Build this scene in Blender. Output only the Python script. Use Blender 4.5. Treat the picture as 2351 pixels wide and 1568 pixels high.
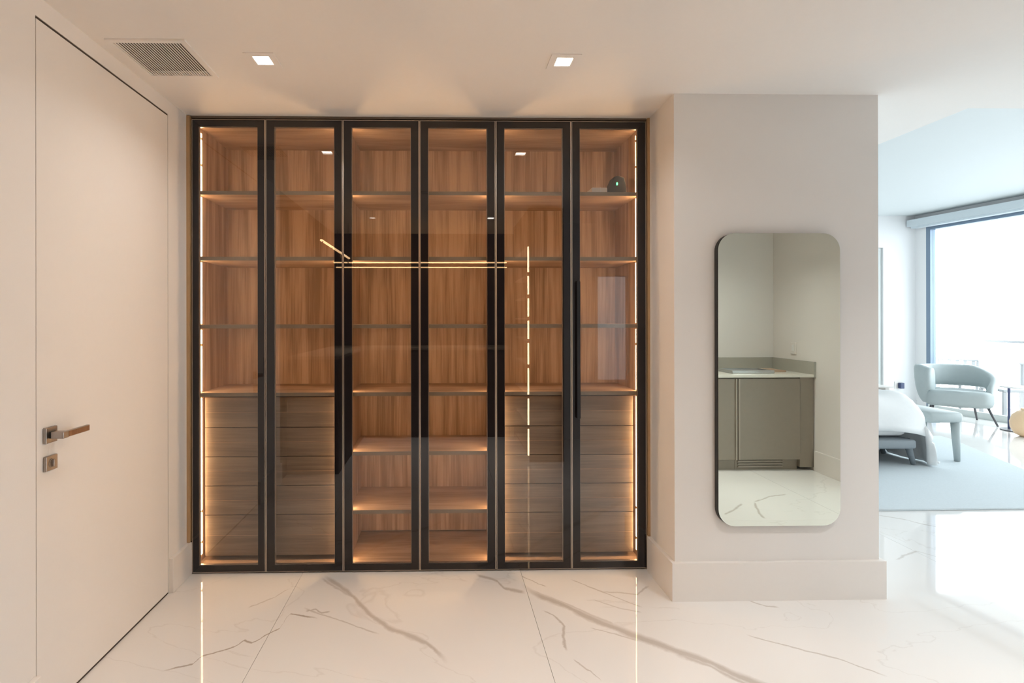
import bpy, bmesh, math, random
from mathutils import Vector, Matrix
random.seed(7)
S = bpy.context.scene
COL = S.collection
for o in list(bpy.data.objects):
    bpy.data.objects.remove(o)

# ------------------------------------------------------------------ camera
cd = bpy.data.cameras.new('camera')
cam = bpy.data.objects.new('camera', cd); COL.objects.link(cam)
cd.sensor_fit = 'HORIZONTAL'; cd.sensor_width = 36
cd.lens = 1181.58 / 2351 * 36
cd.shift_x = (1175.5 - 1039.27) / 2351
cd.shift_y = (734.63 - 784) / 2351
cd.clip_start = 0.02; cd.clip_end = 200
fwd = Vector((0.0188, 1, 0.0005)).normalized()
right = fwd.cross(Vector((0, 0, 1))).normalized(); up = right.cross(fwd)
rl = 0.0016
right, up = right * math.cos(rl) - up * math.sin(rl), up * math.cos(rl) + right * math.sin(rl)
m = Matrix((right, up, -fwd)).transposed().to_4x4(); m.translation = (0, 0, 1.3954)
cam.matrix_world = m
S.camera = cam

# ------------------------------------------------------------------ world, exposure
S.view_settings.view_transform = 'Standard'
S.view_settings.look = 'None'
S.view_settings.gamma = 1
S.view_settings.use_curve_mapping = False
S.view_settings.exposure = 0.36
SKY = 5.4
DOWN_W = 12.0
LED_E = 23.0
w = bpy.data.worlds.new('sky'); S.world = w; w.use_nodes = True
bg = w.node_tree.nodes['Background']
bg.inputs[1].default_value = SKY
wt_ = w.node_tree; tc_ = wt_.nodes.new('ShaderNodeTexCoord'); sx_ = wt_.nodes.new('ShaderNodeSeparateXYZ'); cr_ = wt_.nodes.new('ShaderNodeValToRGB')
mr_ = wt_.nodes.new('ShaderNodeMapRange'); mr_.inputs[1].default_value = -1; mr_.inputs[2].default_value = 1
wt_.links.new(tc_.outputs['Generated'], sx_.inputs[0]); wt_.links.new(sx_.outputs[2], mr_.inputs[0]); wt_.links.new(mr_.outputs[0], cr_.inputs[0]); wt_.links.new(cr_.outputs[0], bg.inputs[0])
e_ = cr_.color_ramp.elements                      # hazy bright sky, paler sea and ground below the horizon
e_[0].position = .30; e_[0].color = (.30, .34, .37, 1); e_[1].position = .50; e_[1].color = (.885, .955, 1, 1)
S.cycles.max_bounces = 9; S.cycles.diffuse_bounces = 5; S.cycles.glossy_bounces = 5
S.cycles.transparent_max_bounces = 10; S.cycles.transmission_bounces = 4
S.cycles.sample_clamp_indirect = 4.0; S.cycles.blur_glossy = 0.3
S.cycles.caustics_reflective = False; S.cycles.caustics_refractive = False
S.cycles.use_denoising = True

# ------------------------------------------------------------------ materials
def newmat(name):
    mt = bpy.data.materials.new(name); mt.use_nodes = True
    return mt, mt.node_tree, mt.node_tree.nodes['Principled BSDF']
def paint(name, col, rough=0.6, metal=0.0, bump=0.0, scale=60, spec=0.5, var=0.03):
    mt, t, b = newmat(name); N = t.nodes.new; L = t.links.new
    geo = N('ShaderNodeNewGeometry')
    nz = N('ShaderNodeTexNoise'); nz.inputs['Scale'].default_value = scale; nz.inputs['Detail'].default_value = 3
    L(geo.outputs['Position'], nz.inputs['Vector'])
    mx = N('ShaderNodeMix'); mx.data_type = 'RGBA'
    mx.inputs[6].default_value = tuple(c * (1 - var) for c in col) + (1,)
    mx.inputs[7].default_value = tuple(min(1, c * (1 + var)) for c in col) + (1,)
    L(nz.outputs['Fac'], mx.inputs[0]); L(mx.outputs[2], b.inputs['Base Color'])
    b.inputs['Roughness'].default_value = rough; b.inputs['Metallic'].default_value = metal
    b.inputs['Specular IOR Level'].default_value = spec
    if bump:
        bp = N('ShaderNodeBump'); bp.inputs['Strength'].default_value = bump; bp.inputs['Distance'].default_value = 0.002
        L(nz.outputs['Fac'], bp.inputs['Height']); L(bp.outputs[0], b.inputs['Normal'])
    return mt
def glow(name, col, e):
    mt, t, b = newmat(name)
    b.inputs['Base Color'].default_value = (0.9, 0.9, 0.9, 1)
    b.inputs['Emission Color'].default_value = tuple(col) + (1,); b.inputs['Emission Strength'].default_value = e
    return mt
def wood(name, c1, c2, c3, vertical=True, rough=0.45, seed=0.0):
    mt, t, b = newmat(name); N = t.nodes.new; L = t.links.new
    geo = N('ShaderNodeNewGeometry')
    def nz(sc, detail, dist=0.0):
        mp = N('ShaderNodeMapping'); mp.inputs['Location'].default_value = (seed, seed, seed)
        mp.inputs['Scale'].default_value = (sc[0], sc[1], sc[2]); L(geo.outputs['Position'], mp.inputs['Vector'])
        n = N('ShaderNodeTexNoise'); n.inputs['Scale'].default_value = 1; n.inputs['Detail'].default_value = detail
        n.inputs['Distortion'].default_value = dist; L(mp.outputs[0], n.inputs['Vector']); return n
    if vertical:
        a = nz((16, 16, .9), 4, .6); f = nz((150, 150, 3.5), 3)
    else:
        a = nz((1.2, 8, 16), 4, .6); f = nz((5, 80, 150), 3)
    r = N('ShaderNodeValToRGB'); e = r.color_ramp.elements
    e[0].position = .36; e[0].color = tuple(c1) + (1,); e[1].position = .64; e[1].color = tuple(c3) + (1,)
    m_ = e.new(.5); m_.color = tuple(c2) + (1,)
    ad = N('ShaderNodeMath'); ad.operation = 'MULTIPLY_ADD'; ad.inputs[1].default_value = .45
    sb = N('ShaderNodeMath'); sb.operation = 'SUBTRACT'; sb.inputs[1].default_value = .22
    L(f.outputs['Fac'], ad.inputs[0]); L(a.outputs['Fac'], sb.inputs[0]); L(sb.outputs[0], ad.inputs[2])
    L(ad.outputs[0], r.inputs[0]); L(r.outputs[0], b.inputs['Base Color'])
    b.inputs['Roughness'].default_value = rough
    return mt
def glass_pane(name, tint, refl):
    # thin pane: see-through with a tint, mirror reflection on the outer face of each side
    mt = bpy.data.materials.new(name); mt.use_nodes = True; t = mt.node_tree; t.nodes.clear(); N = t.nodes.new; L = t.links.new
    out = N('ShaderNodeOutputMaterial'); mix = N('ShaderNodeMixShader'); tr = N('ShaderNodeBsdfTransparent'); gl = N('ShaderNodeBsdfGlossy')
    gl.inputs['Roughness'].default_value = 0.0
    geo = N('ShaderNodeNewGeometry')
    tm = N('ShaderNodeMix'); tm.data_type = 'RGBA'; tm.inputs[6].default_value = tuple(tint) + (1,); tm.inputs[7].default_value = (1, 1, 1, 1)
    L(geo.outputs['Backfacing'], tm.inputs[0]); L(tm.outputs[2], tr.inputs['Color'])
    lw = N('ShaderNodeLayerWeight'); lw.inputs['Blend'].default_value = .5
    p = N('ShaderNodeMath'); p.operation = 'POWER'; p.inputs[1].default_value = 5; L(lw.outputs['Facing'], p.inputs[0])
    ma = N('ShaderNodeMath'); ma.operation = 'MULTIPLY_ADD'; ma.inputs[1].default_value = 1 - refl; ma.inputs[2].default_value = refl; L(p.outputs[0], ma.inputs[0])
    inv = N('ShaderNodeMath'); inv.operation = 'SUBTRACT'; inv.inputs[0].default_value = 1; L(geo.outputs['Backfacing'], inv.inputs[1])
    f = N('ShaderNodeMath'); f.operation = 'MULTIPLY'; L(ma.outputs[0], f.inputs[0]); L(inv.outputs[0], f.inputs[1])
    L(f.outputs[0], mix.inputs[0]); L(tr.outputs[0], mix.inputs[1]); L(gl.outputs[0], mix.inputs[2]); L(mix.outputs[0], out.inputs[0])
    return mt

# polished marble with its own veins: each vein is a curve over the floor (metres)
VEINS = []
def marble(name, base, veincol, rough, veins):
    mt, t, b = newmat(name); N = t.nodes.new; L = t.links.new
    geo = N('ShaderNodeNewGeometry')
    wn = N('ShaderNodeTexNoise'); wn.inputs['Scale'].default_value = 9; wn.inputs['Detail'].default_value = 5; wn.inputs['Roughness'].default_value = .65
    L(geo.outputs['Position'], wn.inputs['Vector'])
    wsub = N('ShaderNodeVectorMath'); wsub.operation = 'SUBTRACT'; wsub.inputs[1].default_value = (.5, .5, .5); L(wn.outputs['Color'], wsub.inputs[0])
    wsc = N('ShaderNodeVectorMath'); wsc.operation = 'SCALE'; wsc.inputs[3].default_value = .035; L(wsub.outputs[0], wsc.inputs[0])
    wad = N('ShaderNodeVectorMath'); wad.operation = 'ADD'; L(geo.outputs['Position'], wad.inputs[0]); L(wsc.outputs[0], wad.inputs[1])
    sp = N('ShaderNodeSeparateXYZ'); L(wad.outputs[0], sp.inputs[0])
    def M(op, a, bb=None, c=None, clamp=False):
        n = N('ShaderNodeMath'); n.operation = op; n.use_clamp = clamp
        for i, v in enumerate((a, bb, c)):
            if v is None: continue
            if isinstance(v, (int, float)): n.inputs[i].default_value = v
            else: L(v, n.inputs[i])
        return n.outputs[0]
    tot = None
    # scattered faint veins everywhere
    n2 = N('ShaderNodeTexNoise'); n2.inputs['Scale'].default_value = .9; n2.inputs['Detail'].default_value = 5; n2.inputs['Distortion'].default_value = .8
    mp = N('ShaderNodeMapping'); mp.inputs['Rotation'].default_value = (0, 0, .7); mp.inputs['Scale'].default_value = (.7, 1.7, 1); mp.inputs['Location'].default_value = (3.1, .4, 0)
    L(wad.outputs[0], mp.inputs[0]); L(mp.outputs[0], n2.inputs['Vector'])
    d = M('ABSOLUTE', M('SUBTRACT', n2.outputs['Fac'], .5))
    tot = M('MULTIPLY', M('SUBTRACT', 1, M('DIVIDE', d, .005), clamp=True), .14)
    for (axis, pts, wid, stren) in veins:
        pts = sorted(pts, key=lambda q: q[axis])
        u0, u1 = pts[0][axis], pts[-1][axis]; vs = [q[1 - axis] for q in pts]; v0, v1 = min(vs) - .01, max(vs) + .01
        u = M('DIVIDE', M('SUBTRACT', sp.outputs[axis], u0), u1 - u0)
        fc = N('ShaderNodeFloatCurve'); cv = fc.mapping.curves[0]
        P = [((q[axis] - u0) / (u1 - u0), (q[1 - axis] - v0) / (v1 - v0)) for q in pts]
        cv.points[0].location = P[0]; cv.points[1].location = P[-1]
        for q in P[1:-1]: cv.points.new(q[0], q[1])
        for q in cv.points: q.handle_type = 'VECTOR'
        fc.mapping.update(); L(u, fc.inputs['Value'])
        d = M('ABSOLUTE', M('SUBTRACT', M('DIVIDE', M('SUBTRACT', sp.outputs[1 - axis], v0), v1 - v0), fc.outputs[0]))
        wv = M('MULTIPLY_ADD', wn.outputs['Fac'], 1.6 * wid / (v1 - v0), .2 * wid / (v1 - v0))
        core = M('SUBTRACT', 1.35, M('DIVIDE', d, wv), clamp=True)
        win = M('MULTIPLY', M('MULTIPLY', u, 12, clamp=True), M('MULTIPLY', M('SUBTRACT', 1, u), 12, clamp=True))
        tot = M('MAXIMUM', tot, M('MULTIPLY', M('MULTIPLY', core, win), stren))
    cl = N('ShaderNodeTexNoise'); cl.inputs['Scale'].default_value = 1.3; cl.inputs['Detail'].default_value = 3; L(geo.outputs['Position'], cl.inputs['Vector'])
    bm_ = N('ShaderNodeMix'); bm_.data_type = 'RGBA'; bm_.inputs[6].default_value = tuple(c * .95 for c in base) + (1,); bm_.inputs[7].default_value = tuple(base) + (1,)
    L(cl.outputs['Fac'], bm_.inputs[0])
    mx = N('ShaderNodeMix'); mx.data_type = 'RGBA'; mx.inputs[7].default_value = tuple(veincol) + (1,)
    L(bm_.outputs[2], mx.inputs[6]); L(tot, mx.inputs[0]); L(mx.outputs[2], b.inputs['Base Color'])
    b.inputs['Roughness'].default_value = rough; b.inputs['Specular IOR Level'].default_value = .42
    return mt
FV = [
 (0, [(-.66,2.80),(-.56,2.70),(-.47,2.62),(-.42,2.57)], .012, .35),
 (0, [(.45,2.66),(.60,2.52),(.72,2.40),(.80,2.33)], .012, .35),
 (0, [(.98,2.13),(1.06,2.06),(1.14,1.97),(1.25,1.87)], .016, .45),
 (0, [(.74,2.56),(.86,2.47),(.95,2.44)], .006, .35),
 (0, [(-.95,2.52),(-.86,2.60),(-.80,2.70)], .006, .35),
 (0, [(-.654,2.82),(-.585,2.76),(-.493,2.66),(-.40,2.53),(-.335,2.435),(-.246,2.34),(-.157,2.285),(-.08,2.233),(-.04,2.185),(.018,2.105)], .02, .5),
 (0, [(-.68,2.51),(-.5,2.415),(-.39,2.35),(-.285,2.30)], .006, .4),
 (0, [(-1.127,2.07),(-1.02,2.112),(-1.005,2.155),(-.948,2.19),(-.895,2.213),(-.868,2.262),(-.827,2.245),(-.78,2.31),(-.745,2.347),(-.738,2.42),(-.732,2.46),(-.648,2.44),(-.59,2.425)], .006, .75),
 (0, [(-.66,2.48),(-.617,2.50),(-.58,2.47),(-.54,2.48)], .006, .5),
 (0, [(.18,2.825),(.285,2.75),(.32,2.67),(.42,2.63)], .016, .5),
 (0, [(.41,2.70),(.47,2.615),(.583,2.51),(.66,2.425),(.74,2.345),(.83,2.27),(.905,2.21),(.985,2.147),(1.07,2.085),(1.145,2.005),(1.19,1.97),(1.42,1.75)], .032, .55),
 (0, [(.42,2.81),(.505,2.715),(.54,2.69)], .006, .5),
 (0, [(.68,2.76),(.805,2.64),(.92,2.52),(.97,2.48)], .007, .45),
 (0, [(.815,2.63),(.92,2.615),(.985,2.60),(1.08,2.68)], .007, .4),
 (1, [(.48,2.475),(.53,2.41),(.55,2.335),(.53,2.26),(.515,2.16)], .006, .5),
 (0, [(.665,2.32),(.74,2.28),(.86,2.22)], .005, .4),
 (0, [(.53,2.105),(.585,2.035),(.61,1.98)], .006, .45),
 (0, [(1.34,2.26),(1.43,2.2),(1.53,2.14),(1.62,2.095),(1.67,2.045),(1.74,1.98)], .006, .45),
 (0, [(1.42,2.55),(1.52,2.53),(1.57,2.48),(1.63,2.47)], .007, .45),
 (0, [(2.01,1.39),(2.14,1.29),(2.274,1.17)], .012, .5),
 (1, [(2.377,1.145),(2.284,1.35),(2.255,1.47)], .010, .5),
 (0, [(2.377,1.145),(2.576,1.02),(2.746,.97)], .010, .45),
 (0, [(3.1,3.62),(3.22,3.53),(3.27,3.45),(3.35,3.39),(3.40,3.29)], .010, .45),
 (0, [(2.87,3.34),(2.90,3.16)], .008, .45),
 (0, [(2.85,3.05),(3.0,3.02),(2.98,2.86),(2.62,2.94)], .008, .35),
]
mt_marble = marble('polished_marble', (.84, .825, .805), (.33, .26, .20), .04, FV)
mt_wall = paint('wall_paint', (.81, .79, .77), .55, bump=.05, scale=240, var=.01)
mt_wallcool = paint('bedroom_paint', (.86, .86, .865), .6, var=.01)
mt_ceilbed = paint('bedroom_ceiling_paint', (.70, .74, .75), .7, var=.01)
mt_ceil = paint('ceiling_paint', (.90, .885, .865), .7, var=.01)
mt_white = paint('white_satin', (.82, .79, .76), .35, var=.01)
mt_door = paint('door_lacquer', (.81, .785, .76), .4, var=.01)
mt_gap = paint('dark_gap', (.06, .045, .035), .9)
mt_steel = paint('brushed_nickel', (.40, .36, .33), .35, metal=1, scale=300, var=.08)
mt_copper = wood('handle_wood', (.20, .09, .04), (.27, .13, .06), (.33, .17, .08), True, .35)
mt_walnut = wood('walnut_vertical', (.36, .24, .165), (.53, .37, .265), (.68, .50, .37), True)
mt_walnutd = wood('walnut_dark', (.05, .028, .018), (.07, .04, .025), (.09, .05, .032), True, .5, 3.3)
mt_shelf = wood('walnut_shelf', (.34, .225, .155), (.46, .32, .225), (.57, .41, .30), False, .45, 1.7)
mt_edge = paint('shelf_edge', (.33, .27, .20), .5, scale=40, var=.1)
mt_drawer = wood('drawer_veneer', (.25, .19, .145), (.30, .23, .175), (.35, .275, .21), False, .5, 5.1)
mt_frame = paint('black_glass', (.011, .009, .010), .015, scale=5, var=.05)
mt_alu = paint('aluminium', (.45, .40, .36), .35, metal=1, scale=200, var=.03)
mt_bronze = paint('bronze_trim', (.42, .28, .15), .4, metal=.15, scale=200, var=.05)
mt_head = paint('head_shade_strip', (.11, .085, .065), .5)
mt_black = paint('black_gloss', (.01, .01, .012), .08)
mt_blackm = paint('black_matte', (.025, .025, .024), .6)
mt_pane = glass_pane('smoked_glass', (.80, .775, .75), .09)
mt_clear = glass_pane('clear_glass', (.97, .985, .98), .05)
mt_led = glow('led_warm', (1.0, .64, .33), LED_E)
mt_lens = glow('lamp_lens', (1.0, .90, .76), 14)
mt_green = glow('green_led', (.05, 1, .3), 3)
mt_mirror = paint('mirror_silver', (.73, .77, .70), 0.0, metal=1, var=0)
mt_taupe = paint('taupe_laminate', (.27, .23, .185), .45, scale=30, var=.04)
mt_taupel = paint('taupe_edge', (.36, .31, .26), .4, scale=30, var=.04)
mt_stone = marble('grey_quartzite', (.42, .41, .37), (.14, .13, .11), .15, [])
mt_slab = paint('pale_worktop', (.75, .73, .66), .15, var=.02)
mt_sage = paint('sage_leather', (.40, .455, .46), .5, bump=.1, scale=25, var=.04)
mt_linen = paint('white_linen', (.83, .84, .84), .85, bump=.2, scale=40, var=.02)
mt_greyfab = paint('grey_fabric', (.22, .25, .27), .8, bump=.2, scale=200, var=.08)
mt_legdark = paint('dark_metal_leg', (.09, .09, .10), .4)
mt_rug = paint('pale_blue_rug', (.62, .68, .71), .95, bump=.6, scale=90, var=.06)
mt_winfr = paint('window_frame_grey', (.20, .27, .36), .4, metal=.3)
mt_valance = paint('valance_pale', (.66, .73, .77), .5, var=.01)
mt_panel = paint('pale_grey_panel', (.68, .72, .71), .5, var=.01)
mt_peach = paint('peach_ceramic', (.85, .60, .38), .4, var=.03)
mt_patio = paint('patio_grey', (.40, .41, .42), .5)
mt_slabout = paint('balcony_stone', (.66, .67, .67), .7, scale=20, var=.03)
mt_plug = paint('blue_plastic', (.05, .07, .16), .4)
mt_frost = paint('silver_device', (.5, .5, .5), .3, metal=.8)

# ------------------------------------------------------------------ mesh helpers
OFF = {}
class MB:
    def __init__(s): s.bm = bmesh.new()
    def box(s, a, b, bev=0.0):
        lo = [min(a[i], b[i]) for i in range(3)]; hi = [max(a[i], b[i]) for i in range(3)]
        r = bmesh.ops.create_cube(s.bm, size=1); vs = r['verts']
        for v in vs:
            v.co = Vector([(lo[i] + hi[i]) / 2 + v.co[i] * (hi[i] - lo[i]) for i in range(3)])
        if bev:
            es = list({e for v in vs for e in v.link_edges})
            bmesh.ops.bevel(s.bm, geom=es, offset=min(bev, .45 * min(hi[i] - lo[i] for i in range(3))), segments=2, affect='EDGES', profile=.5)
        return s
    def bar(s, p, q, r0, r1=None, n=10):
        p, q = Vector(p), Vector(q); d = q - p; L = d.length; r1 = r0 if r1 is None else r1
        mat = Matrix.Translation((p + q) / 2) @ Vector((0, 0, 1)).rotation_difference(d.normalized()).to_matrix().to_4x4()
        bmesh.ops.create_cone(s.bm, cap_ends=True, segments=n, radius1=r0, radius2=r1, depth=L, matrix=mat); return s
    def prism(s, pts, axis, w0, w1, bev=0.0, seg=3):
        # outline in the two other axes, extruded along axis
        ax = [i for i in range(3) if i != axis]
        def V(p, wv):
            c = [0, 0, 0]; c[ax[0]] = p[0]; c[ax[1]] = p[1]; c[axis] = wv; return c
        A = [s.bm.verts.new(V(p, w0)) for p in pts]; B = [s.bm.verts.new(V(p, w1)) for p in pts]
        n = len(pts); fs = [s.bm.faces.new(A), s.bm.faces.new(B[::-1])]
        for i in range(n): s.bm.faces.new((A[i], B[i], B[(i + 1) % n], A[(i + 1) % n]))
        if bev:
            es = [e for f in fs for e in f.edges]
            bmesh.ops.bevel(s.bm, geom=es, offset=bev, segments=seg, affect='EDGES', profile=.5)
        return s
    def slab(s, us, vs, filled, axis, w0, w1):
        # cells of a grid, faces only where a neighbour is missing (a plate with holes)
        ax = [i for i in range(3) if i != axis]; us = sorted(set(us)); vs = sorted(set(vs)); C = {}
        F = {(i, j) for i in range(len(us) - 1) for j in range(len(vs) - 1) if filled((us[i] + us[i + 1]) / 2, (vs[j] + vs[j + 1]) / 2)}
        def V(i, j, k):
            if (i, j, k) not in C:
                c = [0, 0, 0]; c[ax[0]] = us[i]; c[ax[1]] = vs[j]; c[axis] = (w0, w1)[k]; C[(i, j, k)] = s.bm.verts.new(c)
            return C[(i, j, k)]
        for (i, j) in F:
            for k in (0, 1): s.bm.faces.new([V(i, j, k), V(i + 1, j, k), V(i + 1, j + 1, k), V(i, j + 1, k)])
            for (di, dj, a, b) in ((-1, 0, (i, j), (i, j + 1)), (1, 0, (i + 1, j), (i + 1, j + 1)), (0, -1, (i, j), (i + 1, j)), (0, 1, (i, j + 1), (i + 1, j + 1))):
                if (i + di, j + dj) not in F: s.bm.faces.new([V(*a, 0), V(*b, 0), V(*b, 1), V(*a, 1)])
        return s
    def loft(s, rings, caps=True):
        R = [[s.bm.verts.new(p) for p in r] for r in rings]; n = len(R[0])
        for a, b in zip(R, R[1:]):
            for i in range(n): s.bm.faces.new((a[i], a[(i + 1) % n], b[(i + 1) % n], b[i]))
        if caps: s.bm.faces.new(R[0][::-1]); s.bm.faces.new(R[-1])
        return s
    def build(s, name, mat, parent=None, smooth=False, local=False):
        bmesh.ops.recalc_face_normals(s.bm, faces=s.bm.faces)
        me = bpy.data.meshes.new(name)
        if parent is not None and not local:
            off = OFF.get(parent.name, Vector((0, 0, 0)))
            bmesh.ops.translate(s.bm, verts=s.bm.verts, vec=-off)
        s.bm.to_mesh(me); s.bm.free()
        if smooth:
            for p in me.polygons: p.use_smooth = True
        me.materials.append(mat)
        o = bpy.data.objects.new(name, me); COL.objects.link(o)
        if parent is not None:
            o.parent = parent; OFF[o.name] = OFF.get(parent.name, Vector((0, 0, 0)))
        return o
def box(name, mat, parent, a, b, bev=0.0): return MB().box(a, b, bev).build(name, mat, parent)
def tag(o, label, cat, group=None):
    o['label'] = label; o['category'] = cat
    if group: o['group'] = group
    return o
def thing(name, label, cat, loc, rz=0, group=None):
    o = bpy.data.objects.new(name, None); COL.objects.link(o); o.location = loc; o.rotation_euler = (0, 0, rz)
    o.empty_display_size = .05; OFF[o.name] = Vector(loc)
    return tag(o, label, cat, group)
def struct(o, label=None):
    o['kind'] = 'structure'
    if label: o['label'] = label
    return o
def rrect(x0, x1, z0, z1, r, n=8):
    pts = []
    for (cx, cz, a0) in ((x1 - r, z1 - r, 0), (x0 + r, z1 - r, 90), (x0 + r, z0 + r, 180), (x1 - r, z0 + r, 270)):
        for k in range(n + 1):
            a = math.radians(a0 + 90 * k / n); pts.append((cx + r * math.cos(a), cz + r * math.sin(a)))
    return pts
def copy_tree(o, loc, label):
    c = o.copy(); COL.objects.link(c); c.location = loc; c['label'] = label
    for ch in o.children:
        d = ch.copy(); COL.objects.link(d); d.parent = c
        for g in ch.children:
            e = g.copy(); COL.objects.link(e); e.parent = d
    return c

# ------------------------------------------------------------------ setting
XL, XR, D3, D4, XP, H = -1.405, 1.154, 2.86, 2.547, 2.189, 2.525
HB = 3.03                       # bedroom ceiling height
fl = struct(box('floor', mt_gap, None, (-1.7, -1.3, -.12), (8.7, 8.2, -.012)), 'white marble tile floor with grey veins')
xs = [-1.7] + [-.776 + 1.205 * k for k in (0, 1, 3, 5, 7)] + [8.7]; ys = [-1.3, 1.5, 3.9, 6.3, 8.2]
for i in range(len(xs) - 1):
    for j in range(len(ys) - 1):
        box('floor_tile', mt_marble, fl, (xs[i] + .0009, ys[j] + .0009, -.0119), (xs[i + 1] - .0009, ys[j + 1] - .0009, 0))

# downlight and vent positions (centres on the hall ceiling)
LIGHTS = [(-.777, 2.245), (.528, 2.237), (-.777, .04), (.528, .04), (1.95, 1.25), (2.6, .45), (3.9, 1.7), (5.6, 1.9)]  # kitchenette and bedroom entrance lamps are unseen, added to brighten the hall
LS = .037
VENT = (-1.335, -1.051, 2.099, 2.384)
V2 = (-.19, -.02, 1.13, 1.19)
holes = [(x - LS, x + LS, y - LS, y + LS) for x, y in LIGHTS] + [VENT, V2]
us = [-1.7, 2.81, 8.7] + [v for h in holes for v in h[:2]]; vs = [-1.3, 2.70, 8.2] + [v for h in holes for v in h[2:]]
def cfill(x, y):
    if x > 2.81 and y > 2.70: return False
    return not any(h[0] < x < h[1] and h[2] < y < h[3] for h in holes)
struct(MB().slab(us, vs, cfill, 2, H, H + .14).build('ceiling', mt_ceil), 'smooth white plaster ceiling of the hall')
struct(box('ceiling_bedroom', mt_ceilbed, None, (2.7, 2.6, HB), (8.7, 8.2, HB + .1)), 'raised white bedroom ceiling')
struct(MB().box((2.81, 2.62, H + .14), (8.7, 2.70, HB)).box((2.73, 2.62, H + .14), (2.81, 8.2, HB)).build('trim_1', mt_wallcool), 'white step up to the raised bedroom ceiling')
struct(box('ceiling_cover', mt_ceil, None, (-1.8, -1.4, H + .24), (8.8, 2.6, H + .3)))

# left wall with the flush door
DY0, DY1, DH = 1.802, 2.659, 2.452
struct(MB().slab([1.26, DY0, DY1, 2.86], [0, DH, H], lambda y, z: not (DY0 < y < DY1 and z < DH), 0, XL - .12, XL).build('wall_left', mt_wall), 'white left wall around the flush door')
struct(box('wall_left_outer', mt_gap, None, (XL - .3, 1.2, 0), (XL - .125, 3.5, H)))
box('wall_left_rear', mt_walnutd, None, (XL - .12, -1.1, 0), (XL - .01, 1.26, H)); struct(bpy.data.objects['wall_left_rear'], 'dark wood panelled wall behind the viewer')
dr = struct(MB().box((XL - .045, 1.806, .009), (XL - .0005, 2.656, 2.443), .0015).build('door_1', mt_door), 'tall flush white door with square nickel handle')
MB().box((XL - .1, DY0 + .001, 0), (XL - .06, DY1 - .001, DH - .001)).build('gap_backing', mt_gap, dr)  # dark panel added behind the leaf to stop light leaking through the gaps
MB().box((XL - .04, DY0 + .001, 2.4435), (XL - .003, DY1 - .001, 2.4515)).build('head_gap_shade', mt_gap, dr)  # dark strip painting the shade in the gap above the leaf
MB().box((XL - .04, DY0 + .001, .0005), (XL - .002, DY1 - .001, .0088)).build('bottom_gap_shade', mt_gap, dr)  # shade under the leaf, drawn as a dark strip
hd = MB().box((XL, 1.833, .962), (XL + .011, 1.888, 1.018), .002).build('handle_rose', mt_steel, dr)
MB().box((XL + .011, 1.848, .979), (XL + .018, 1.872, 1.002)).build('neck', mt_blackm, hd)
lv = MB().box((XL + .018, 1.846, .978), (XL + .062, 1.874, 1.002), .002).build('lever', mt_steel, dr)
lv['label'] = 'nickel lever with a wood inlaid grip'
MB().box((XL + .048, 1.874, .979), (XL + .060, 1.985, 1.001), .001).build('grip', mt_steel, lv)
MB().box((XL + .0601, 1.876, .981), (XL + .0612, 1.982, .999)).build('wood_inlay', mt_copper, lv)
th = MB().box((XL, 1.834, .864), (XL + .011, 1.889, .916), .002).build('lock_rose', mt_steel, dr)
MB().prism([(1.861 + .016 * math.cos(a * math.pi / 8), .890 + .016 * math.sin(a * math.pi / 8)) for a in range(16)], 0, XL + .011, XL + .013).build('lock_ring', mt_steel, th)
MB().box((XL + .011, 1.857, .877), (XL + .021, 1.866, .903), .0015).build('thumb_turn', mt_steel, th)
struct(MB().box((XL, 2.664, 0), (XL + .022, 2.86, .177), .002).box((XL, 1.27, 0), (XL + .022, 1.797, .174), .002).build('baseboard_left', mt_white), 'tall white baseboard along the left wall')

# pillar, back wall, bedroom shell
struct(box('wall_right', mt_wall, None, (XR, D4, 0), (XP, 3.5, H)), 'white wall pillar with a mirror')
struct(box('wall_back', mt_wall, None, (XL - .3, 3.40, 0), (XR + .02, 3.5, H)))
bt = .021
struct(MB().prism([(XR - bt, 2.844), (XR - bt, D4 - bt), (XP + bt, D4 - bt), (XP + bt, 3.5), (XP, 3.5), (XP, D4), (XR, D4), (XR, 2.844)], 2, 0, .190).build('baseboard_right', mt_white), 'tall white baseboard wrapping the pillar')
struct(box('wall_bedroom', mt_wallcool, None, (2.03, 3.5, 0), (2.15, 8.1, HB)))
# far wall with a pale door set into it
FY = 8.0
struct(MB().slab([2.03, 5.9, 6.955, 7.75], [0, 2.53, HB], lambda x, z: not (5.9 < x < 6.955 and z < 2.53), 1, FY, FY + .12).build('wall_far', mt_wallcool), 'bright white far wall of the bedroom')
d2 = struct(box('door_2', mt_panel, None, (5.903, FY + .03, .005), (6.952, FY + .075, 2.527)), 'pale grey door in the far bedroom wall')
MB().box((6.00, FY + .005, .98), (6.02, FY + .03, 1.0)).box((6.0, FY - .005, .98), (6.13, FY + .006, 1.0)).build('door_handle', mt_steel, d2)
struct(box('wall_far_outer', mt_wallcool, None, (5.8, FY + .13, 0), (7.1, FY + .2, HB)))
struct(MB().box((6.96, FY - .02, 0), (7.5, FY, .12)).box((2.2, FY - .02, 0), (5.89, FY, .12)).build('baseboard_far', mt_wallcool))

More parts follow.
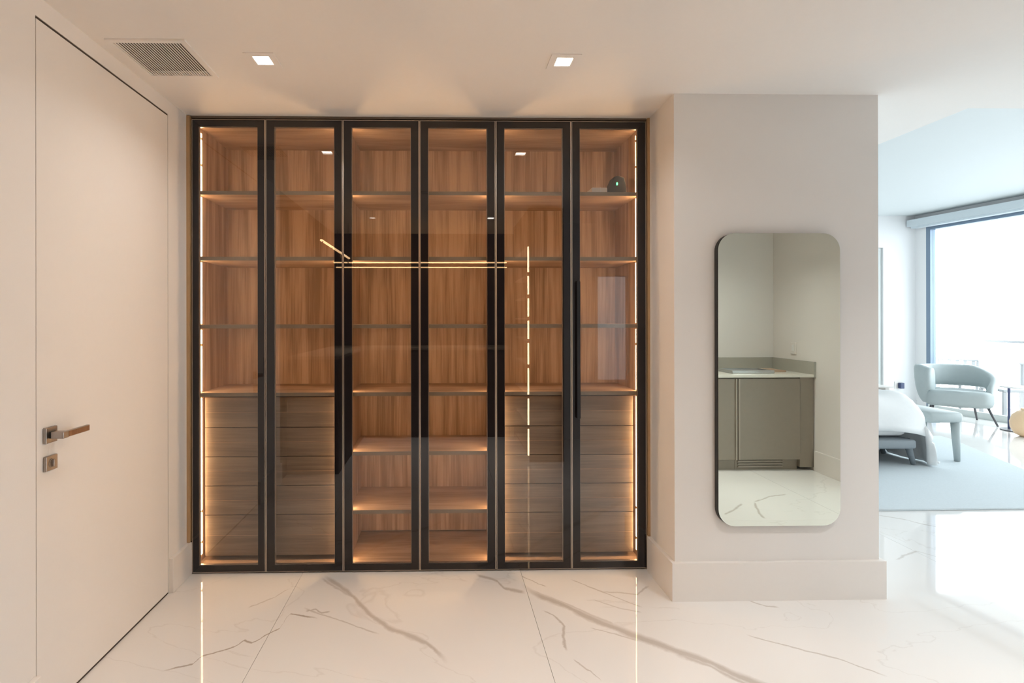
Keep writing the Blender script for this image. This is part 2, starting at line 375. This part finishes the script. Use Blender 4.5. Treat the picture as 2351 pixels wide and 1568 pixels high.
# window wall, running obliquely on the right
WA, WB = Vector((7.47, 8.0, 0)), Vector((8.44, 1.0, 0))
wd = (WB - WA).normalized(); wn_ = Vector((-wd.y, wd.x, 0))      # outward normal
if wn_.x < 0: wn_ = -wn_
WL = (WB - WA).length
def wbox(s, a0, a1, b0, b1, z0, z1):
    P = [WA + wd * a + wn_ * b for a, b in ((a0, b0), (a1, b0), (a1, b1), (a0, b1))]
    return s.prism([(p.x, p.y) for p in P], 2, z0, z1)
WH = 2.83
struct(wbox(wbox(MB(), 0, WL, 0, .15, WH, HB), -.02, .16, 0, .15, 0, WH).build('wall_window', mt_wallcool), 'white wall over the wide bedroom window')
mull = [.16, 2.3, 4.4, 6.3, WL - .06]
win = MB(); wbox(win, .16, WL, .0, .10, 0, .05); wbox(win, .16, WL, .0, .10, WH - .05, WH)
win = struct(win.build('window_1', mt_winfr), 'floor to ceiling sliding window with slim blue grey frame')
for a in mull: wbox(MB(), a, a + .06, .0, .10, .05, WH - .05).build('mullion', mt_winfr, win)
for a, b in zip(mull, mull[1:]): wbox(MB(), a + .06, b, .045, .055, .05, WH - .05).build('glass_pane', mt_clear, win)
struct(wbox(MB(), .0, WL, -.16, -.0, WH + .02, 2.955).build('trim_2', mt_valance), 'pale pelmet over the bedroom window')
wbox(MB(), .04, WL, -.13, -.03, WH - .01, WH + .02).build('blind_slot', mt_valance, bpy.data.objects['trim_2'])
struct(wbox(MB(), .22, WL - .1, -.05, -.001, 0, .09).build('baseboard_window', mt_panel))
struct(box('wall_rear_bedroom', mt_wallcool, None, (3.44, .88, 0), (8.6, 1.0, HB)))
# balcony outside
bal = struct(wbox(MB(), -1.5, WL, .16, 1.5, -.12, -.02).build('trim_3', mt_slabout), 'pale balcony slab beyond the window')
portal = bpy.data.lights.new('window_portal', 'AREA'); portal.shape = 'RECTANGLE'; portal.size = WL; portal.size_y = WH; portal.cycles.is_portal = True
po = bpy.data.objects.new('window_portal', portal); COL.objects.link(po)
pc = WA + wd * WL / 2 + wn_ * .2; po.matrix_world = Matrix((wd, wn_.cross(wd), wn_)).transposed().to_4x4() ; po.location = (pc.x, pc.y, WH / 2)

# rear of the hall and the kitchenette nook (seen in the mirror and the glass doors)
NX, NY = 3.44, -.26
struct(box('wall_nook_right', mt_wall, None, (NX, NY - .1, 0), (NX + .12, .88, H)), 'side wall of the kitchenette nook')
WX0, WX1, WZ0, WZ1 = 1.79, 2.17, .68, 1.92
struct(MB().slab([1.19, WX0, WX1, NX], [0, WZ0, WZ1, H], lambda x, z: not (WX0 < x < WX1 and WZ0 < z < WZ1), 1, NY - .1, NY).build('wall_nook', mt_wall), 'white wall behind the kitchenette')
struct(box('wall_rear', mt_walnutd, None, (-1.6, -1.1, 0), (1.3, -1.0, H)), 'dark wood wall at the rear of the hall')
struct(box('baseboard_nook', mt_white, None, (NX - .02, .35, 0), (NX, .88, .185), .002), 'white baseboard in the kitchenette nook')
w2 = MB().slab([WX0 - .02, WX0 + .015, WX1 - .015, WX1 + .02], [WZ0 - .02, WZ0 + .015, WZ1 - .015, WZ1 + .02], lambda x, z: not (WX0 + .015 < x < WX1 - .015 and WZ0 + .015 < z < WZ1 - .015), 1, NY - .06, NY + .012).build('window_2', mt_white)
struct(w2, 'small window with a pale frame behind the viewer')
box('glass_pane', glass_pane('grey_glass', (.22, .23, .23), .04), w2, (WX0 + .014, NY - .04, WZ0 + .014), (WX1 - .014, NY - .035, WZ1 - .014))

# ------------------------------------------------------------------ three wardrobe units
GAPS = [-1.384, -.9795, -.553, -.1295, .2945, .717, 1.139]
Z0, Z1 = .008, 2.505
YB = 3.33                                         # back panel
YS = 2.922                                        # shelf front
def wardrobe(idx, x0, x1, px0, px1, shelves, drawers, label):
    # x0,x1 outer carcass; px0,px1 panel inner faces
    t = thing('wardrobe_unit', label, 'wardrobe', ((x0 + x1) / 2, 3.1, 0), group=None)
    box('back_panel', mt_walnut, t, (px0, YB, .04), (px1, YB + .02, 2.49))
    box('side_panel', mt_walnut, t, (x0, 2.90, .03), (px0, YB + .02, 2.49))
    box('side_panel', mt_walnut, t, (px1, 2.90, .03), (x1, YB + .02, 2.49))
    box('top_panel', mt_shelf, t, (x0, 2.90, 2.49), (x1, YB + .02, 2.512))
    box('bottom_panel', mt_shelf, t, (x0, 2.90, .012), (x1, YB + .02, .03 if not drawers else .03))
    box('plinth', mt_alu, t, (x0, 2.895, 0), (x1, 2.91, .012))
    levels = [.04] + sorted(z for z in shelves) + [2.49]
    for z in shelves:
        s = box('shelf', mt_shelf, t, (px0 + .0005, YS + .003, z - .021), (px1 - .0005, YB - .001, z))
        box('edge_strip', mt_edge, s, (px0 + .0005, YS, z - .021), (px1 - .0005, YS + .003, z))
    # led strips in the side panels between the shelves
    cuts = sorted([.035] + [z for z in shelves] + [2.487])
    for side, xx in ((1, px0), (-1, px1)):
        sw = .006
        segs = []
        for a, b in zip(cuts, cuts[1:]):
            if drawers and b <= .99:
                continue
            lo, hi = a + .006, b - .029
            if side == (1 if idx == 0 else -1) and a > 2.1:      # retaining clips split the top run
                segs += [(lo, lo + .14), (lo + .155, lo + .29), (lo + .305, hi)]
            elif a > .96 and b < 1.4 and idx != 1:
                segs += [(lo, lo + .255), (lo + .27, hi)]
            else: segs += [(lo, hi)]
        if drawers: segs = [(.07, .13), (.145, .305), (.32, .955)] + segs
        for lo, hi in segs:
            box('led_strip', mt_led, t, (xx, 2.932, lo), (xx + side * sw, 2.956, hi), .001)
    if drawers:
        zs = [.055, .2885, .454, .620, .786, .9595]
        for a, b in zip(zs, zs[1:]):
            d = box('drawer_front', mt_drawer, t, (px0 + .022, 2.955, a + .002), (px1 - .022, 2.975, b - .002), .001)
            mid = (a + b) / 2
            box('grip_groove', mt_shelf, d, (px0 + .023, 2.9535, mid - .0015), (px1 - .023, 2.9552, mid + .0015))
        box('drawer_box', mt_walnutd, t, (px0 + .03, 2.978, .05), (px1 - .03, 3.30, .955))
    for k in (0, 1):
        i = idx * 2 + k
        a, b = GAPS[i] + .0012, GAPS[i + 1] - .0012
        l = (.036 if i == 0 else .0465); r = (.0415 if i == 0 else .046)
        bx = [a, a + .0045, a + l, b - r, b - .0045, b]; gz = [Z0, Z0 + .003, Z0 + .037, Z1 - .038, Z1 - .003, Z1]
        f = MB().slab([bx[1], bx[2], bx[3], bx[4]], [gz[1], gz[2], gz[3], gz[4]], lambda x, z: not (bx[2] < x < bx[3] and gz[2] < z < gz[3]), 1, D3, D3 + .022).build('door', mt_frame, t)
        box('glass_pane', mt_pane, f, (bx[2] - .0005, D3 + .0005, gz[2] - .0005), (bx[3] + .0005, D3 + .005, gz[3] + .0005))
        MB().slab([bx[0], bx[1], bx[4], bx[5]], [gz[0], gz[1], gz[4], gz[5]], lambda x, z: not (bx[1] < x < bx[4] and gz[1] < z < gz[4]), 1, D3 - .001, D3 + .023).build('edge_profile', mt_alu, f)
        q = .0028
        MB().slab([bx[2], bx[2] + q, bx[3] - q, bx[3]], [gz[2], gz[2] + q, gz[3] - q, gz[3]], lambda x, z: not (bx[2] + q < x < bx[3] - q and gz[2] + q < z < gz[3] - q), 1, D3 + .006, D3 + .022).build('glazing_bead', mt_alu, f)
        if i == 5:
            hb = MB().prism(rrect(.742, .760, .845, 1.615, .0088, 6), 1, 2.832, 2.842, .003, 2)
            hb.box((.746, 2.84, .90), (.756, 2.862, .92)).box((.746, 2.84, 1.54), (.756, 2.862, 1.56))
            hb.build('pull_handle', mt_black, f)['label'] = 'long black bar pull handle'
        if i == 0:
            for za, zb in ((1.105, 1.19), (.612, .692)):
                box('finger_pull', mt_black, f, (b - .014, D3 - .003, za), (b - .007, D3 + .001, zb), .001)
    return t
wardrobe(0, -1.40, -.5445, -1.376, -.5565, [2.126, 1.755, 1.372, .988], True, 'left glass fronted wardrobe unit with drawers beside the white door')
wardrobe(1, -.5445, .2955, -.5325, .279, [2.126, 1.755, 1.372, .988, .652, .321], False, 'middle glass fronted wardrobe unit with open shelves down to the floor')
wardrobe(2, .2955, 1.152, .312, 1.119, [2.126, 1.755, 1.372, .988], True, 'right glass fronted wardrobe unit with drawers and a black bar handle')
struct(box('trim_4', mt_bronze, None, (XL + .0005, 2.845, .18), (-1.3875, 2.885, 2.52)), 'bronze strip left of the wardrobe')
struct(box('trim_5', mt_bronze, None, (1.1415, 2.845, .191), (XR - .0005, 2.885, 2.52)), 'bronze strip right of the wardrobe')
struct(box('trim_6', mt_head, None, (-1.386, 2.862, 2.513), (1.1405, 2.90, 2.5245)), 'dark strip painted as the shadow over the wardrobe doors')  # shadow under the ceiling put into this strip's dark colour

# router and flat box on the top shelf of the right unit
rt = thing('router', 'black wedge shaped router with a green light on the top shelf', 'router', (1.01, 3.0, 2.1262))
MB().prism([(.946, 2.1262), (1.066, 2.1262), (1.063, 2.165), (1.052, 2.222), (1.018, 2.232), (.994, 2.226), (.968, 2.168)], 1, 2.96, 3.05, .006, 2).build('shell', mt_blackm, rt)
MB().prism([(1.008 + .0045 * math.cos(a * math.pi / 6), 2.183 + .009 * math.sin(a * math.pi / 6)) for a in range(12)], 1, 2.957, 2.961).build('status_light', mt_green, rt)
fb = thing('flat_box', 'small flat white box lying left of the black router', 'box', (.90, 3.02, 2.1262))
MB().box((.853, 2.93, 2.1262), (.942, 3.03, 2.154), .003).build('carton', mt_white, fb)
MB().box((.900, 2.9285, 2.127), (.905, 3.031, 2.1547)).build('lid_edge', mt_linen, fb)

# ------------------------------------------------------------------ ceiling fittings
def downlight(x, y, label, deep=.014, pw=1.0):
    t = thing('downlight', label, 'light', (x, y, H), group='square recessed downlights')
    s = .064; z = H
    MB().slab([x - s, x - LS, x + LS, x + s], [y - s, y - LS, y + LS, y + s], lambda a, b: not (abs(a - x) < LS and abs(b - y) < LS), 2, z - .004, z - .0005).build('trim_plate', mt_ceil, t)
    MB().slab([x - LS, x - LS + .003, x + LS - .003, x + LS], [y - LS, y - LS + .003, y + LS - .003, y + LS], lambda a, b: not (abs(a - x) < LS - .003 and abs(b - y) < LS - .003), 2, z - .003, z + .06).build('housing', mt_white, t)
    box('lens', mt_lens, t, (x - LS + .003, y - LS + .003, z + deep), (x + LS - .003, y + LS - .003, z + deep + .006))
    ld = bpy.data.lights.new('downlight_beam', 'AREA'); ld.shape = 'SQUARE'; ld.size = .06; ld.energy = DOWN_W * pw; ld.color = (1.0, .975, .94); ld.spread = math.radians(140)
    lo = bpy.data.objects.new('downlight_beam', ld); COL.objects.link(lo); lo.parent = t; lo.location = (0, 0, deep - .004)
    return t
LBL = ['lit square downlight left, next to the ceiling grille', 'lit square downlight right, above the fifth wardrobe door', 'square downlight behind the viewer on the left', 'square downlight behind the viewer on the right',
       'added unseen square downlight in front of the kitchenette', 'added unseen square downlight over the kitchenette counter', 'added unseen square downlight at the bedroom entrance', 'added unseen square downlight farther along the bedroom entrance']
for (x, y), l in zip(LIGHTS, LBL): downlight(x, y, l, .005 if y > 2 else .05, .22 if y > 2 else (1.35 if y == 1.25 else .2 if x > 3 else 1.05 if x > 1.9 else 2.2))
def grille(V, n, along_y, label):
    x0, x1, y0, y1 = V
    t = thing('ceiling_vent', label, 'vent', ((x0 + x1) / 2, (y0 + y1) / 2, H))
    f = .017
    MB().slab([x0 - f, x0 + .003, x1 - .003, x1 + f], [y0 - f, y0 + .003, y1 - .003, y1 + f], lambda a, b: not (x0 + .003 < a < x1 - .003 and y0 + .003 < b < y1 - .003), 2, H - .008, H - .0004).build('frame', mt_ceil, t)
    box('duct', mt_gap, t, (x0, y0, H + .016), (x1, y1, H + .026))
    for k in range(n):
        if along_y:
            xc = x0 + .003 + (x1 - x0 - .006) * (k + .5) / n; box('slat', mt_ceil, t, (xc - .0024, y0 + .002, H - .005), (xc + .0024, y1 - .002, H - .0035))
        else:
            yc = y0 + (y1 - y0) * (k + .5) / n; box('slat', mt_ceil, t, (x0 + .002, yc - .002, H - .005), (x1 - .002, yc + .002, H + .001))
    return t
grille(VENT, 24, True, 'large square ceiling grille with many fine slats near the door')
grille(V2, 5, False, 'small narrow ceiling grille behind the viewer')

# ------------------------------------------------------------------ pillar mirror
mr = thing('wall_mirror', 'tall rounded frameless mirror hanging on the white pillar', 'mirror', (1.662, D4, 1.1))
MB().prism(rrect(1.356, 1.970, .376, 1.822, .085, 10), 1, D4 - .024, D4 - .001).build('backing', mt_blackm, mr)
MB().prism(rrect(1.360, 1.972, .374, 1.824, .085, 10), 1, D4 - .028, D4 - .0241, .0015, 1).build('mirror_glass', mt_mirror, mr)

# ------------------------------------------------------------------ kitchenette seen in the mirror
KX0, KY = 2.25, .345
def base_cab(x0, x1, label, hinge):
    t = thing('base_cabinet', label, 'cabinet', ((x0 + x1) / 2, .05, 0))
    box('carcass', mt_taupe, t, (x0, NY + .001, .10), (x1, KY - .022, .862))
    d = box('door', mt_taupe, t, (x0 + .002, KY - .02, .105), (x1 - .002, KY, .852), .002)
    hx = x0 + .012 if hinge < 0 else x1 - .012
    box('edge_pull', mt_taupel, d, (hx - .007, KY, .105), (hx + .007, KY + .012, .852), .002)
    if hinge > 0: box('toe_kick', mt_taupe, t, (x0, NY + .01, 0), (x1, KY - .05, .10))
    return t
base_cab(2.26, 2.711, 'taupe base cabinet left of the wide door in the mirror', 1)
c2 = base_cab(2.713, 3.30, 'wide taupe base cabinet with a toe vent in the mirror', -1)
box('toe_kick', mt_taupe, c2, (2.713, NY + .01, 0), (3.30, KY - .05, .10))
for k in range(3): box('vent_slat', mt_taupel, c2, (2.74, KY - .05, .025 + .024 * k), (3.16, KY - .04, .037 + .024 * k))
c3 = thing('filler_panel', 'narrow taupe filler panel against the side wall', 'panel', (3.37, .05, 0))
box('panel', mt_taupe, c3, (3.302, NY + .001, .03), (3.432, KY - .012, .862))
wt = thing('worktop', 'pale stone worktop over the taupe cabinets', 'countertop', (2.85, .05, .863))
box('slab', mt_slab, wt, (2.25, NY + .022, .863), (3.418, KY + .012, .889), .002)
box('backsplash', mt_stone, wt, (2.25, NY + .001, .863), (3.438, NY + .021, 1.005))
box('backsplash', mt_stone, wt, (3.419, NY + .022, .863), (3.439, KY + .012, 1.005))
lt = thing('tray', 'flat grey serving tray on the worktop by the splashback', 'tray', (2.9, .12, .889))
MB().box((2.72, .0, .8895), (3.12, .25, .905), .004).build('base', mt_frost, lt)
MB().slab([2.72, 2.735, 3.105, 3.12], [0, .015, .235, .25], lambda a, b: not (2.735 < a < 3.105 and .015 < b < .235), 2, .905, .917).build('rim', mt_frost, lt)
bd = thing('chopping_board', 'thin wooden board lying beside the grey tray', 'board', (3.05, .0, .889))
MB().box((3.14, -.12, .8895), (3.32, .12, .905), .004).build('plank', mt_shelf, bd)
so = thing('wall_switch', 'white switch plate on the side wall above the splashback', 'switch', (NX - .005, .05, 1.12))
box('plate', mt_white, so, (NX - .012, .02, 1.06), (NX - .0005, .095, 1.175), .002)
box('rocker', mt_linen, so, (NX - .016, .042, 1.085), (NX - .012, .073, 1.15), .001)

# ------------------------------------------------------------------ rear hall, seen as reflections in the glass doors
def counter(name, x0, x1, y0, y1, label, doors):
    t = thing(name, label, 'cabinet', ((x0 + x1) / 2, (y0 + y1) / 2, 0))
    box('carcass', mt_walnutd, t, (x0, y0, .0), (x1, y1, 1.04))
    box('worktop', mt_edge, t, (x0 - .0, y0, 1.041), (x1 + .01, y1 + .01, 1.07), .002)
    for a, b in doors: box('door', mt_walnutd, t, (a, y1, .06), (b, y1 + .016, 1.02), .001)
    return t
counter('rear_counter', -.93, .80, -.99, -.42, 'dark wood counter along the rear wall', [(-.9, -.34), (-.33, .23), (.24, .78)])
counter('side_counter', -1.413, -.95, -.99, 1.03, 'dark wood counter along the left rear wall', [(-1.40, -.955)])
ds = thing('display_cabinet', 'dark wood display cabinet with a warm light strip', 'cabinet', (1.02, .1, 0))
box('back_panel', mt_walnutd, ds, (1.17, -.99, 0), (1.188, .66, 2.50)); box('front_panel', mt_walnutd, ds, (.850, .6605, 0), (1.188, .68, 2.50))
box('end_panel', mt_walnutd, ds, (.846, -.41, 0), (1.169, -.39, 2.50)); box('top_panel', mt_walnutd, ds, (.846, -.389, 2.48), (1.169, .659, 2.50))
SH = [.05, .35, .65, .95, 1.2, 1.42, 1.64, 1.86, 2.15]
for z in SH: box('shelf', mt_shelf, ds, (.862, -.389, z - .018), (1.169, .659, z))
for a, b in zip(SH, SH[1:]): box('led_strip', mt_led, ds, (.836, .642, a + .01), (.848, .660, b - .03))
def bottle(x, y, z, h, r, mat, label):
    t = thing('bottle', label, 'bottle', (x, y, z))
    prof = [(0.9, 0), (1, .05), (1, .58), (.4, .75), (.36, .95)]
    MB().loft([[(x + r * k * math.cos(a * math.pi / 6), y + r * k * math.sin(a * math.pi / 6), z + .0005 + h * q) for a in range(12)] for k, q in prof]).build('body', mat, t, True)
    MB().bar((x, y, z + h * .95), (x, y, z + h * 1.05), r * .42).build('cap', mt_blackm, t)
bottle(.93, .55, .95, .16, .035, mt_frost, 'silver bottle on a low shelf of the display cabinet')
bottle(.93, .53, 1.2, .14, .04, mt_white, 'white bottle at mid height in the display cabinet')
bottle(.93, .54, 1.42, .15, .035, mt_frost, 'silver bottle on a higher shelf of the display cabinet')
def rail(x0, x1, y0, y1, z, label, two):
    t = thing('linear_light', label, 'light', ((x0 + x1) / 2, (y0 + y1) / 2, z))
    mt_rail = bpy.data.materials.get('rail_led') or glow('rail_led', (1, .60, .28), 14)
    box('light_bar', mt_rail, t, (x0, y0, z), (x1, y1, z + .014))
    if two: box('light_bar', mt_rail, t, (x0 + .03, y0, z - .058), (x1, y1, z - .048))
    lx, ly = x1 - x0, y1 - y0
    for q in (.02, .35, .68, .98):
        cx, cy = x0 + lx * q, y0 + ly * q
        MB().box((cx - .005, cy - .005, z - .05), (cx + .005, cy + .005, z + .0)).build('bracket', mt_alu, t)
        if q in (.02, .98): MB().bar((cx, cy, z + .014), (cx, cy, H), .002, n=6).build('cable', mt_blackm, t)
rail(-1.36, .80, -.73, -.712, 2.11, 'long warm linear light with two bars across the rear', True)
rail(-1.10, -1.082, -.30, 1.09, 2.11, 'short warm linear light along the left rear counter', False)

# ------------------------------------------------------------------ bedroom
rg = tag(MB().prism([(2.3, 3.68), (4.93, 3.70), (5.865, 5.807), (5.9, 6.0), (2.3, 6.1)], 2, .0005, .016, .004, 2).build('rug', mt_rug), 'large pale blue grey rug under the bed', 'rug')
RZ = .0165
bed = thing('bed', 'bed with a low grey upholstered frame and tapered legs', 'bed', (3.4, 5.7, RZ))
MB().box((2.3, 4.72, .185), (4.42, 6.75, .27), .02).build('frame', mt_greyfab, bed, True)
for (x, y) in ((4.44, 4.80), (4.50, 5.2), (4.46, 6.66), (2.4, 4.8)):
    MB().bar((x - (.0 if x < 3 else .05), y, .26), (x + .02, y, RZ + .0075), .034, .02, 12).build('leg', mt_greyfab, bed, True)
MB().box((2.3, 4.78, .286), (4.40, 6.7, .52), .06).build('mattress', mt_linen, bed, True)
MB().box((2.17, 4.6, RZ), (2.29, 6.85, 1.05), .04).build('headboard', mt_greyfab, bed, True)
# duvet: a cloth over mattress, front side hanging short, foot end falling to the rug
def duvet():
    nu, nv = 60, 48; bm = bmesh.new(); G = []
    X1, Y0, Y1, top, R = 4.30, 4.98, 6.55, .70, .24
    def turn(s):      # arc length past the edge -> (outward, down)
        if s <= 0: return 0, 0
        q = R * math.pi / 2
        if s < q: a = s / R; return R * math.sin(a), R * (1 - math.cos(a))
        return R + (s - q) * .17, R + (s - q) * .985
    for i in range(nu + 1):
        row = []
        a = 2.45 + (X1 + .86 - 2.45) * i / nu
        for j in range(nv + 1):
            b = Y0 - .50 + (Y1 - Y0 + .95) * j / nv
            ox, dx = turn(a - X1); oy, dy = turn(Y0 - b)
            oy2, dy2 = turn(b - Y1)
            x = min(a, X1) + ox; y = max(min(b, Y1), Y0) - oy + oy2
            z = top - max(dx, dy, dy2) - .25 * min(dx, max(dy, dy2))
            puff = .045 * math.sin((a - 2.45) * 3.1) * math.sin((b - Y0) * 2.4) + .018 * math.sin(a * 11 + b * 7) + .012 * math.sin(b * 19 - a * 5)
            fold = max(0, dx - .05)
            x += .06 * fold * math.sin(b * 13 + 1) + .02 * math.sin(b * 31) * fold; z += puff * (1 - min(1, max(dx, dy) * 2))
            y -= .05 * max(0, dy - .05) * math.sin(a * 12)
            row.append(bm.verts.new((x, y, max(z, RZ + .03))))
        G.append(row)
    for i in range(nu):
        for j in range(nv): bm.faces.new((G[i][j], G[i + 1][j], G[i + 1][j + 1], G[i][j + 1]))
    bmesh.ops.recalc_face_normals(bm, faces=bm.faces)
    me = bpy.data.meshes.new('duvet'); bm.to_mesh(me); bm.free()
    for p in me.polygons: p.use_smooth = True
    me.materials.append(mt_linen); o = bpy.data.objects.new('duvet', me); COL.objects.link(o)
    so_ = o.modifiers.new('thick', 'SOLIDIFY'); so_.thickness = .02; so_.offset = -1
    return tag(o, 'puffy white duvet spilling over the foot of the bed', 'duvet')
duvet()
bn = thing('bench', 'pale sage upholstered bench at the foot of the bed', 'bench', (4.93, 5.5, RZ))
MB().box((4.675, 4.86, .395), (5.02, 6.15, .50), .035).build('seat', mt_sage, bn, True)
for (x, y) in ((4.975, 4.91), (4.725, 4.99), (4.975, 6.1), (4.725, 6.1)):
    MB().bar((x, y, .42), (x + (.02 if x > 4.9 else -.01), y, RZ + .004), .04, .024, 12).build('leg', mt_sage, bn, True)

# armchair (local axes: front is -y)
ac = thing('armchair', 'pale sage curved armchair with thin dark legs by the window', 'armchair', (7.08, 6.98, 0), math.radians(-36))
def D(a, rx, ry): return (rx * math.cos(a), ry * math.sin(a))
K, KX = .78, .74
out = [(-.44, -.30), (-.30, -.345), (0, -.36), (.30, -.345), (.44, -.30)] + [(.455 * math.cos(a), .02 + .33 * math.sin(a)) for a in [math.pi * k / 14 for k in range(15)]]
MB().prism([(KX * a, K * b) for a, b in out], 2, .215, .43, .055, 3).build('seat', mt_sage, ac, True, local=True)
rings = []
n = 34
for k in range(n + 1):
    s = k / n; ang = math.radians(-38 + 256 * s)
    px, py = .47 * math.cos(ang), -.01 + .37 * math.sin(ang)
    e = min(s, 1 - s) / .5
    nx, ny = math.cos(ang) / .47, math.sin(ang) / .37; l = math.hypot(nx, ny); nx, ny = nx / l, ny / l
    sm = lambda v: v * v * (3 - 2 * v)
    # one end keeps its full height and drops to the seat base, the other slopes down to the seat
    if s > .5:
        topz = .76 - .03 * sm(max(0, (s - .9) / .1)); botz = .235 + (.465 - .235) * sm(min(1, max(0, (.95 - s) / .17)))
        th_ = .065 + .03 * sm((s - .5) / .5)
    else:
        topz = .42 + (.76 - .42) * min(1, s / .36) ** .55; botz = .25 + (.465 - .25) * sm(max(0, min(1, (s - .08) / .16)))
        th_ = .045 + .02 * sm(min(1, s / .2))
    cz = (topz + botz) / 2; hz = (topz - botz) / 2
    ring = []
    for q in range(16):
        a = 2 * math.pi * q / 16; cx, cy = math.cos(a), math.sin(a)
        u = math.copysign(abs(cx) ** .6, cx) * th_; v = math.copysign(abs(cy) ** .6, cy) * hz
        lean = .12 * (v + hz) * sm(min(1, e / .4))
        pleat = .006 * math.sin(k * 2.6) * (1 if .3 < s < .75 and cx < 0 else 0)
        ring.append((KX * (px + nx * (u + lean + pleat)), K * (py + ny * (u + lean + pleat)), cz + v))
    rings.append(ring)
MB().loft(rings).build('backrest', mt_sage, ac, True, local=True)
for (x, y, fx, fy) in ((-.34, -.24, -.40, -.30), (.36, -.25, .48, -.34), (-.28, .22, -.34, .28), (.28, .22, .34, .28)):
    MB().bar((KX * x, K * y, .26), (KX * fx, K * fy, 0), .016, .010, 10).build('leg', mt_legdark, ac, True, local=True)

st = thing('side_table', 'slim side table with a dark post beside the armchair', 'side table', (7.20, 6.30, 0))
MB().bar((7.20, 6.30, .0), (7.20, 6.30, .012), .17, .17, 28).build('base', mt_legdark, st)
MB().bar((7.16, 6.38, .012), (7.16, 6.38, .54), .013, .013, 10).build('post', mt_plug, st)
MB().bar((7.20, 6.30, .54), (7.20, 6.30, .556), .17, .17, 28).build('top', mt_linen, st)
pf = thing('floor_vase', 'rounded peach vase on the floor at the right edge', 'vase', (6.95, 5.98, 0))
prof = [(.07, 0), (.12, .03), (.155, .10), (.16, .17), (.14, .25), (.09, .30), (.06, .32)]
MB().loft([[(6.95 + r * math.cos(a * math.pi / 14), 5.98 + r * math.sin(a * math.pi / 14), z) for a in range(28)] for r, z in prof]).build('body', mt_peach, pf, True)
MB().bar((6.95, 5.98, .318), (6.95, 5.98, .335), .065, .062, 24).build('rim', mt_peach, pf)
ad = thing('wall_adapter', 'small dark blue adapter plugged in the far wall', 'adapter', (7.21, FY, .36))
box('socket_plate', mt_white, ad, (7.13, FY - .008, .30), (7.25, FY - .0005, .42), .002)
box('plug', mt_plug, ad, (7.18, FY - .06, .31), (7.24, FY - .008, .40), .006)
cs = thing('console_shelf', 'low white console against the far wall left of the adapter', 'console', (6.2, 7.8, 0))
box('top', mt_white, cs, (4.6, 7.62, .37), (6.8, 7.97, .385), .004)
for x in (4.7, 6.72): box('leg', mt_white, cs, (x - .03, 7.66, 0), (x + .03, 7.94, .37))

# balcony furniture and railing
rlg = tag(wbox(MB(), -1.4, WL - .2, .98, 1.03, 1.04, 1.075).build('balcony_railing', mt_patio), 'glass balcony railing with a thin top rail outside the window', 'railing')
for k in range(6): wbox(MB(), -1.35 + 1.4 * k, -.0 + 1.4 * k, .998, 1.012, -.0195, 1.04).build('glass_panel', mt_clear, rlg)
def patio_chair(loc, rz, label):
    t = thing('patio_chair', label, 'chair', loc, rz, group='patio chairs on the balcony')
    MB().box((-.26, -.26, .40), (.26, .24, .44), .01).build('seat', mt_patio, t, local=True)
    MB().box((-.27, .20, .76), (.27, .24, .79), .008).box((-.27, .21, .44), (-.24, .24, .77)).box((.24, .21, .44), (.27, .24, .77)).build('back_frame', mt_patio, t, local=True)
    for k in range(5): MB().box((-.22 + .1 * k, .215, .44), (-.18 + .1 * k, .235, .765)).build('back_slat', mt_patio, t, local=True)
    for (x, y) in ((-.25, -.24), (.25, -.24), (-.25, .22), (.25, .22)): MB().box((x - .018, y - .018, 0), (x + .018, y + .018, .40)).build('leg', mt_patio, t, local=True)
    return t
patio_chair((8.06, 8.05, -.0195), math.radians(-70), 'pale grey patio chair nearer the window corner, outside')
patio_chair((8.10, 7.15, -.0195), math.radians(-110), 'pale grey patio chair outside behind the side table')
